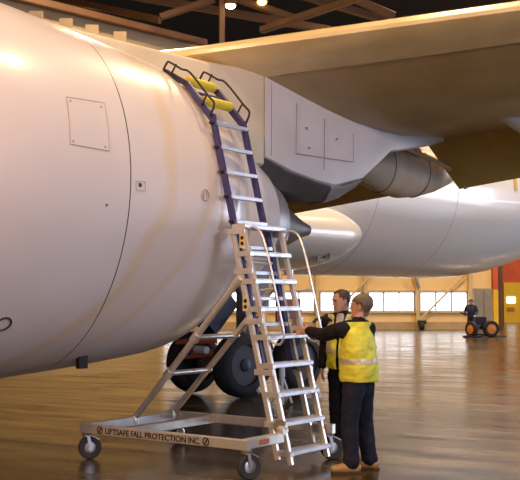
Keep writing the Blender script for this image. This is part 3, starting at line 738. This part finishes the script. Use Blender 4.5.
def shell(src, name, m, parent, keep, lift):
    """a strip lifted off an existing surface (tape, hair)"""
    me = src.data.copy(); me.name = name; off = origin(src)
    bm = bmesh.new(); bm.from_mesh(me); bm.normal_update()
    bmesh.ops.delete(bm, geom=[f for f in bm.faces if not keep(f.calc_center_median() + off)], context='FACES')
    for v in bm.verts: v.co += v.normal * (lift(v.co + off) if callable(lift) else lift)
    bm.to_mesh(me); bm.free(); me.materials.clear(); me.materials.append(m); me.shade_smooth()
    o = bpy.data.objects.new(name, me); C.objects.link(o); o.parent = parent; return o

def head_parts(mb, T):
    """head facing +x of frame T (4x4), centre of the skull at origin, about 0.235 tall"""
    tf = lambda x, y, z: T @ V((x, y, z))
    # rows: z, front x, back x, half width
    rows = [(-.118, .080, .030, .022), (-.110, .090, .015, .036), (-.095, .094, -.010, .048), (-.075, .094, -.035, .056), (-.050, .092, -.062, .063), (-.020, .092, -.085, .070), (.010, .091, -.098, .075), (.040, .093, -.103, .077), (.065, .088, -.100, .075), (.085, .074, -.088, .067), (.102, .050, -.066, .052), (.113, .022, -.040, .034), (.118, .002, -.018, .012)]
    rings = []
    for z, f, b_, w in rows:
        c = (f + b_) / 2; h = (f - b_) / 2
        rg = []
        for j in range(28):
            a = 2 * math.pi * j / 28; ca_, sa_ = math.cos(a), math.sin(a)
            rg.append(tf(c + h * math.copysign(abs(ca_) ** .9, ca_), w * math.copysign(abs(sa_) ** .9, sa_), z))
        rings.append(rg)
    mb.loft(rings)
    # nose, brow, lips, chin
    mb.loft([[tf(x + dx_, y * w_, z) for dx_, y in ((-.02, -1), (.0, -.8), (.012, 0), (.0, .8), (-.02, 1))] for x, z, w_ in ((.092, .030, .008), (.100, .008, .010), (.108, -.012, .013), (.112, -.022, .016), (.104, -.032, .016), (.094, -.034, .012))])
    chain(mb, [tf(.086, -.045, .034), tf(.094, -.02, .036), tf(.094, .02, .036), tf(.086, .045, .034)], [.009, .010, .010, .009], (T.to_3x3() @ V((0, 0, 1))), 10)
    chain(mb, [tf(.087, -.022, -.055), tf(.096, 0, -.053), tf(.087, .022, -.055)], [.006, .008, .006], (T.to_3x3() @ V((0, 0, 1))), 10)
    chain(mb, [tf(.085, -.018, -.067), tf(.094, 0, -.067), tf(.085, .018, -.067)], [.006, .008, .006], (T.to_3x3() @ V((0, 0, 1))), 10)
    mb.ball(tf(.084, 0, -.098), .020, 8)
    for sg in (-1, 1):   # ears
        chain(mb, [tf(-.008, .074 * sg, -.032), tf(-.014, .082 * sg, -.006), tf(-.012, .083 * sg, .022)], [(.011, .006), (.019, .008), (.015, .007)], (T.to_3x3() @ V((1, 0, 0))), 12)
def hand(mb, wrist, d, palm_n, side, curl=.35, scale=1.0):
    """d: pointing direction, palm_n: the way the palm faces, side: thumb direction"""
    d = V(d).normalized(); n_ = V(palm_n); n_ = (n_ - d * n_.dot(d)).normalized(); s_ = V(side); s_ = (s_ - d * s_.dot(d) - n_ * s_.dot(n_)).normalized(); k = scale
    chain(mb, [wrist - d * .02 * k, wrist + d * .02 * k, wrist + d * .055 * k, wrist + d * .092 * k], [(.027 * k, .021 * k), (.034 * k, .018 * k), (.041 * k, .017 * k), (.041 * k, .014 * k)], s_, 14)
    for i, (off, ln) in enumerate(((.031, .072), (.0105, .082), (-.0105, .076), (-.031, .060))):
        p = wrist + d * .088 * k + s_ * off * k; dd = d.copy(); pts = [p]; 
        for j, f in enumerate((.42, .32, .26)):
            dd = (dd + n_ * curl * (.7 + .25 * j)).normalized(); p = p + dd * ln * f * k; pts.append(p)
        chain(mb, pts, [.0095 * k, .009 * k, .008 * k, .007 * k], s_, 10)
    p = wrist + d * .025 * k + s_ * .028 * k; q = (d * .65 + s_ * .75 + n_ * .25).normalized(); r2 = (d * .9 + s_ * .3 + n_ * .35).normalized()
    chain(mb, [p, p + q * .04 * k, p + q * .04 * k + r2 * .03 * k, p + q * .04 * k + r2 * .055 * k], [.013 * k, .011 * k, .010 * k, .008 * k], n_, 10)

def person(name, base, yaw, J, head_dir, head_tilt, opts, label, cat='person', group=None, vx=.0075):
    root = thing(name, base, label, cat, group)
    f = V((math.cos(yaw), math.sin(yaw), 0)); l = V((-f.y, f.x, 0)); base = V(base)
    W = lambda p: base + f * p[0] + l * p[1] + V((0, 0, p[2]))
    j = {k: (W(v) if not isinstance(v, V) else v) for k, v in J.items()}
    hx = V((math.cos(head_dir), math.sin(head_dir), 0)); T = Matrix.Translation(j['head']) @ Matrix.Rotation(head_dir, 4, 'Z') @ Matrix.Rotation(head_tilt, 4, 'Y')
    # ---- body: one continuous skin
    mb = MB(); head_parts(mb, T)
    chain(mb, [j['neck'] - V((0, 0, .05)), j['neck'] + V((0, 0, .03)), j['head'] + (T.to_3x3() @ V((-.02, 0, -.05)))], [.062, .056, .055], l)
    mid = lambda a, b_, t: a.lerp(b_, t)
    chain(mb, [j['pelvis'], mid(j['pelvis'], j['chest'], .5), j['chest'], j['neck'] - V((0, 0, .04))], [(.14, .09), (.13, .085), (.15, .09), (.07, .06)], l)
    for s in 'LR':
        chain(mb, [j['sh' + s], mid(j['sh' + s], j['el' + s], .5), j['el' + s], mid(j['el' + s], j['wr' + s], .4), j['wr' + s]], [.040, .034, .030, .032, .026], f)
        chain(mb, [j['hip' + s], mid(j['hip' + s], j['kn' + s], .5), j['kn' + s], mid(j['kn' + s], j['an' + s], .35), j['an' + s]], [.078, .068, .05, .052, .036], f)
        chain(mb, [mid(j['sh' + s], j['neck'], .9), j['sh' + s]], [.05, .05], f)
        fd = opts['foot' + s]; fdv = V((math.cos(fd), math.sin(fd), 0))
        chain(mb, [j['an' + s] - V((0, 0, .02)), j['an' + s] + fdv * .08 - V((0, 0, .045))], [.035, .03], f)
        hd = opts['hand' + s]; hand(mb, j['wr' + s], *hd)
    body = weld(mb, 'body', M['skin'], root, opts.get('vbody', .0058), 2)
    # eyes and brows
    for sg in (-1, 1):
        e = MB(); e.ball(T @ V((.086, .031 * sg, .014)), .0095, 8); e.build('eye', M['dark'], body)
        e = MB(); chain(e, [T @ V((.093, .016 * sg, .036)), T @ V((.094, .03 * sg, .039)), T @ V((.083, .046 * sg, .035))], [.004, .005, .003], V((0, 0, 1)), 8); e.build('eyebrow', opts['hair'], body)
    # hair lifted from the scalp
    Ti = T.inverted()
    def hk(p):
        q = Ti @ p
        if q.length > .16: return False
        return opts['hairline'](q)
    shell(body, 'hair', opts['hair'], body, hk, lambda p: opts.get('hl', .008) + opts.get('hl2', .012) * max(0, min(1, (.075 - (Ti @ p).x) / .10)) * max(.25, min(1, ((Ti @ p).z + .08) / .10)))
    # ---- trousers
    mb = MB()
    chain(mb, [j['pelvis'] + V((0, 0, -.10)), j['pelvis'] + V((0, 0, -.02)), j['pelvis'] + V((0, 0, .09))], [(.155, .115), (.172, .125), (.158, .112)], l)
    for s in 'LR':
        kn = j['kn' + s]; an = j['an' + s]; hp = j['hip' + s]
        chain(mb, [hp, mid(hp, kn, .35), mid(hp, kn, .75), kn, mid(kn, an, .4), mid(kn, an, .8), an + V((0, 0, .0))], [(.106, .114), (.102, .112), (.090, .098), (.083, .090), (.079, .086), (.074, .082), (.075, .086)], l)
    tr_ = weld(mb, 'trousers', opts['trouser'], root, .012, 3, None, .010)
    # ---- jacket
    mb = MB(); ch = j['chest']; pe = j['pelvis']
    chain(mb, [pe + V((0, 0, .0)), pe + V((0, 0, .10)), mid(pe, ch, .6), ch, mid(ch, j['neck'], .45), mid(ch, j['neck'], .8)], [(.178, .142), (.178, .142), (.184, .142), (.195, .145), (.172, .118), (.095, .08)], l)
    for s in 'LR':
        sh, el, wr = j['sh' + s], j['el' + s], j['wr' + s]
        chain(mb, [mid(sh, ch + V((0, 0, .08)), .6), sh, mid(sh, el, .3), mid(sh, el, .7), el, mid(el, wr, .35), mid(el, wr, .75), wr - (wr - el).normalized() * .01], [.080, .090, .082, .073, .067, .063, .055, .050], f)
        chain(mb, [mid(sh, j['neck'], .95) - V((0, 0, .02)), mid(sh, j['neck'], .5), sh + V((0, 0, .0))], [.055, .066, .078], f)
    if opts.get('collar', True): chain(mb, [j['neck'] - V((0, 0, .03)), j['neck'] + V((0, 0, .025))], [.072, .066], l)
    jk = weld(mb, 'jacket', opts['jacket'], root, opts.get('vj', .011), 3, (lambda p: p.z < j['neck'].z + .055), .007)
    # ---- vest
    if opts.get('vest'):
        mb = MB()
        chain(mb, [pe + V((0, 0, .0)), pe + V((0, 0, .10)), mid(pe, ch, .6), ch, mid(ch, j['neck'], .45), mid(ch, j['neck'], .75), mid(ch, j['neck'], .95)], [(.212, .200), (.212, .194), (.208, .178), (.210, .162), (.188, .136), (.138, .108), (.078, .088)], l)
        for s in 'LR': chain(mb, [mid(j['sh' + s], j['neck'], .95) - V((0, 0, .01)), mid(j['sh' + s], j['neck'], .45) + V((0, 0, .012))], [.066, .076], f)
        vopen = opts['vest']
        def vk(p):
            d_ = p - pe; a = d_.dot(f) - (ch - pe).dot(f) * max(0, min(1.4, d_.z / max(.1, (ch - pe).z))); b_ = d_.dot(l)
            if p.z > j['neck'].z + .005: return False
            if p.z < pe.z - .045: return False
            return vopen(a, b_, p.z - pe.z)
        ve = weld(mb, 'hi_vis_vest', M['vest'], root, .011, 3, vk, .013)
        sol = ve.modifiers.new('thickness', 'SOLIDIFY'); sol.thickness = .008; sol.offset = -1
        def band(p): return .135 < p.z - pe.z < .185
        shell(ve, 'reflective_band', M['refl'], ve, band, .004)
        def vert(p):
            b_ = (p - pe).dot(l) * opts.get('strapsign', 1)
            if opts.get('strapsign') and b_ < 0: return False
            return (opts.get('strap', .085) < abs(b_) < opts.get('strap', .085) + .045) and p.z - pe.z > .185
        shell(ve, 'reflective_strap', M['refl'], ve, vert, .004)
    # ---- boots
    for s in 'LR':
        an = j['an' + s]; fd = opts['foot' + s]; d_ = V((math.cos(fd), math.sin(fd), 0)); x = V((-d_.y, d_.x, 0)); g = V((an.x, an.y, 0))
        mb = MB()
        chain(mb, [g - d_ * .055 + V((0, 0, .055)), g + d_ * .03 + V((0, 0, .058)), g + d_ * .11 + V((0, 0, .048)), g + d_ * .175 + V((0, 0, .042))], [(.042, .050), (.045, .054), (.052, .046), (.046, .036)], x)
        chain(mb, [g + V((0, 0, .06)), g - d_ * .005 + V((0, 0, .15))], [(.045, .052), (.048, .055)], x)
        bo = weld(mb, 'boot', opts['boot'], root, .009, 3)
        MB().loft([[g + d_ * a + x * c_ + V((0, 0, h)) for a, c_ in ((-.10, -.028), (-.10, .028), (-.02, .040), (.10, .050), (.19, .038), (.21, .0), (.19, -.038), (.10, -.050), (-.02, -.040))] for h in (0.0, .014)]).build('sole', M['sole'], bo)
    if opts.get('shirt'):
        mb = MB(); chain(mb, [j['neck'] - V((0, 0, .10)) + f * .075, j['neck'] - V((0, 0, .03)) + f * .045, j['neck'] + V((0, 0, .02)) + f * .02], [(.05, .03), (.055, .035), (.050, .04)], l)
        weld(mb, 'shirt_collar', M['shirt'], root, .009, 2)
    return root

ang = lambda x, y: math.atan2(y, x)
# man with his back to us, reaching for the ladder
A0 = V((1.0, 10.12, 0)); fa = V((-.80, .60, 0)); la = V((-.60, -.80, 0))
hdir = V((-.76, .60, -.02)).normalized()
wrA = L(1.2, fq(1.36) - .065, 1.372) - hdir * .165      # fingertips on the front edge of a step
# pose
JA = dict(pelvis=(0, 0, .93), chest=(.02, .0, 1.27), neck=(.01, -.01, 1.475), head=(.005, -.04, 1.628),
          shL=(.11, .18, 1.405), elL=None, wrL=wrA, shR=(.0, -.18, 1.405), elR=(.06, -.17, 1.12), wrR=(.17, -.08, .99),
          hipL=(0, .095, .90), knL=(.03, .145, .50), anL=(-.02, .19, .10), hipR=(0, -.085, .90), knR=(.01, -.10, .50), anR=(-.05, -.105, .10))
shW = A0 + fa * .11 + la * .18 + V((0, 0, 1.405))
JA['elL'] = shW.lerp(wrA, .53) + V((.0, -.03, -.05))
person('person', A0, ang(-.80, .60), JA, ang(-.93, .36), -.02, dict(
    footL=ang(-.95, -.05), footR=ang(-.85, .3), handL=(hdir, V((.45, .8, -.25)), V((0, 0, 1)), .12, 1.08), handR=((0.3, .3, -.9), (-.7, .5, 0), (-.4, .6, .3), .4),
    hair=M['hairg'], hl=.006, hl2=.024, hairline=lambda q: (q.z > .058 - max(0, -q.x) * .5 and q.x < .085) or (q.x < -.005 and q.z > -.005 and abs(q.y) < .09 and not (q.x > -.035 and abs(q.y) > .072 and q.z < .03)) or (q.x < -.045 and q.z > -.085) or (q.x < .02 and q.z > .025),
    trouser=M['jean'], jacket=M['jack'], boot=M['boot'], strap=.155, strapsign=-1, vest=lambda a, b_, z: True),
    'person in yellow vest and tan boots seen from behind, reaching one hand to the ladder')
# man facing us, looking down at the ladder
B0 = V((.96, 11.42, 0)); yb = ang(-.50, -.866)
JB = dict(pelvis=(0, 0, .97), chest=(.02, 0, 1.33), neck=(.05, 0, 1.535), head=(.085, .0, 1.685),
          shR=(.02, -.20, 1.46), elR=(-.03, -.265, 1.17), wrR=(.06, -.255, .94), shL=(.02, .20, 1.46), elL=(.0, .27, 1.18), wrL=(.18, .20, 1.06),
          hipL=(0, .09, .93), knL=(.02, .10, .52), anL=(-.01, .11, .10), hipR=(0, -.09, .93), knR=(.02, -.10, .52), anR=(-.01, -.11, .10))
person('person', B0, yb, JB, ang(-.90, -.43), .14, dict(
    footL=yb + .15, footR=yb - .15, handR=((.0, -.06, -1), (.6, -.2, 0), (-.4, -.8, -.1), .22), handL=((-.5, -.6, -.4), (-.5, .3, -.2), (0, -.3, .9), .4),
    hair=M['hairb'], hairline=lambda q: (q.z > .085 and q.x < .045) or (q.z > .05 and q.x < .045 + (abs(q.y) - .05) * .3 and abs(q.y) > .035 and q.x < .06) or (q.x < .02 and q.z > .02) or (q.x < -.03 and q.z > -.015) or (q.x < -.05 and q.z > -.075),
    trouser=M['slack'], jacket=M['jack'], boot=M['sole'], shirt=True, vest=lambda a, b_, z: not (a > 0 and abs(b_) < .018 + max(0, z - .27) * .22)),
    'person in open yellow vest over a black jacket, facing us and looking down')
# distant worker
D0 = V((at(471.5, 320, 46).x, 46.0, 0)); yd = ang(-.4, -.9)
JD = dict(pelvis=(0, 0, .93), chest=(.03, 0, 1.28), neck=(.06, 0, 1.47), head=(.10, 0, 1.61), shR=(.03, -.19, 1.40), elR=(.05, -.30, 1.15), wrR=(.28, -.25, 1.08), shL=(.03, .19, 1.40), elL=(.02, .28, 1.15), wrL=(.20, .22, 1.02),
          hipL=(0, .09, .90), knL=(.02, .11, .50), anL=(-.02, .13, .10), hipR=(0, -.09, .90), knR=(.02, -.11, .50), anR=(-.02, -.13, .10))
person('person', D0, yd, JD, yd, .2, dict(footL=yd + .2, footR=yd - .2, handR=((-.3, -.8, -.3), (0, 0, -1), (.3, 0, .5), .4), handL=((-.4, -.8, -.4), (0, 0, -1), (-.3, 0, .5), .4),
    hair=M['hairb'], hairline=lambda q: q.z > .06 or (q.x < 0 and q.z > -.03), trouser=M['navy'], jacket=M['tblue'], boot=M['sole'], vbody=.009, vj=.016),
    'distant person in a navy shirt leaning over the orange-wheeled cart')

# ------------------------------------------------------------------ far equipment
K = at(489, 330, 46.3); cartb = V((K.x, 46.3, 0))
ct = thing('wheeled_cart', cartb, 'dark equipment cart with a big orange-hubbed wheel beside the distant worker', 'cart')
def cwheel(c, ax, r, w):
    o = MB().lathe(c, ax, [(-w, r * .6), (-w, r * .9), (-w * .6, r), (w * .6, r), (w, r * .9), (w, r * .6)], 32, False).build('tire', M['tyre'], ct)
    MB().lathe(c, ax, [(-w * .8, .05), (-w * .85, r * .62), (w * .85, r * .62), (w * .8, .2), (w * 1.1, .12), (w * 1.1, .03)], 24).build('wheel_hub', M['orange'], o)
cwheel(V((K.x + .02, 46.0, .38)), V((.15, -.98, 0)), .38, .12)
cwheel(V((K.x - .95, 45.6, .38)), V((-.85, -.5, 0)), .36, .1)
MB().beam((K.x - 1.0, 46.1, .45), (K.x + .1, 46.4, .45), .5, .22).build('chassis', M['black'], ct)
MB().box((K.x - .42, 46.3, .72), (.5, .5, .4)).build('engine_box', M['navy'], ct)
MB().tube([(K.x - .9, 45.9, .5), (K.x - 1.05, 45.8, 1.0), (K.x - 1.45, 45.6, 1.12)], .04, 8).build('tow_handle', M['black'], ct)
MB().beam((K.x - 1.35, 45.5, .05), (K.x - .5, 45.6, .05), .25, .09).build('tow_bar', M['black'], ct)
MB().beam((K.x + .1, 46.0, .04), (K.x + .75, 46.2, .04), .12, .07).build('drawbar', M['black'], ct)
kx = at(482.5, 310, 48).x
cb = thing('equipment_cabinet', V((kx, 48, 0)), 'tall grey-beige cabinet standing behind the wheeled cart', 'cabinet')
MB().beam((kx, 48, .1), (kx, 48, 2.25), .82, .6, (0, 1, 0), .05).build('carcass', M['cab'], cb)
MB().box((kx - .20, 47.68, 1.2), (.36, .03, 1.9)).build('door', M['cab'], cb, False)
MB().box((kx + .20, 47.68, 1.2), (.36, .03, 1.9)).build('door', M['cab'], cb, False)
MB().beam((kx, 48, 0), (kx, 48, .1), .74, .5, (0, 1, 0)).build('plinth', M['black'], cb)
q = V((wx(419.5), WY - .55, 0))
tw = thing('jack_wheel', q, 'black wheel assembly at the foot of the far wall post', 'wheel')
MB().lathe(q + V((0, 0, .24)), (1, 0, 0), [(-.1, .12), (-.12, .22), (-.06, .24), (.06, .24), (.12, .22), (.1, .12)], 20).build('tire', M['tyre'], tw)
MB().box(q + V((0, 0, .42)), (.5, .2, .22)).build('bracket', M['black'], tw, False)

# ------------------------------------------------------------------ light
def area(name, loc, target, size, power, col, sy=None):
    d = bpy.data.lights.new(name, 'AREA'); d.energy = power; d.color = col; d.size = size
    if sy: d.shape = 'RECTANGLE'; d.size_y = sy
    o = bpy.data.objects.new(name, d); C.objects.link(o); o.location = loc
    o.rotation_euler = (V(target) - V(loc)).to_track_quat('-Z', 'Y').to_euler(); return o
warm = (1, .68, .38)
for i, (x, y) in enumerate(((-9, 3), (-1, 3), (-10, 11), (-2.5, 9.5), (5, 12), (-6, 19), (4, 22), (12, 30), (-4, 34), (8, 44), (-8, 48), (15, 48), (22, 64), (30, 66))):
    area('roof_lamp', (x, y, 15.5), (x, y, 0), 1.0, (280 if y in (9.5, 11) else 360 if y == 3 else 900) if y < 25 else 1700, warm)
for x, y, e in ((-9, -3, 1250), (0, -6, 600)):
    area('warm_fill', (x, y, 8.5), (-2.5, 11, 2.6), 1.5, e, (1, .53, .27))  # unseen warm fills, added to brighten the near side of the nacelle
area('door_daylight', (16, -6, 5.0), (0, 11, 2.0), 12, 1150, (.55, .66, 1.0), 8)
sl_ = area('opposite_window_daylight', V((P0.x, P0.y, 0)) * KA + LT * 20 + U * 56 + V((0, 0, 2.3)), (0, 0, 0), 46, 1600, (.74, .82, 1.0), .9)
sl_.rotation_euler = Matrix((U, ZV, U.cross(ZV))).transposed().to_euler()
area('cool_glint_fill', (9, 1, 6.5), (0, 11, 2.8), 1.4, 260, (.68, .76, 1.0))  # small unseen cool light, added for glints on pylon and rungs
area('fuselage_fill', (34, 30, 4.5), (4, 27, 2.5), 14, 3200, (.72, .80, 1.0), 7)  # large unseen panel, added to make the fuselage brighter and cooler
w = bpy.data.worlds.new('world'); SC.world = w; w.use_nodes = True
w.node_tree.nodes['Background'].inputs[0].default_value = (.55, .51, .50, 1); w.node_tree.nodes['Background'].inputs[1].default_value = .26
SC.view_settings.view_transform = 'Standard'; SC.view_settings.look = 'None'; SC.view_settings.exposure = 0
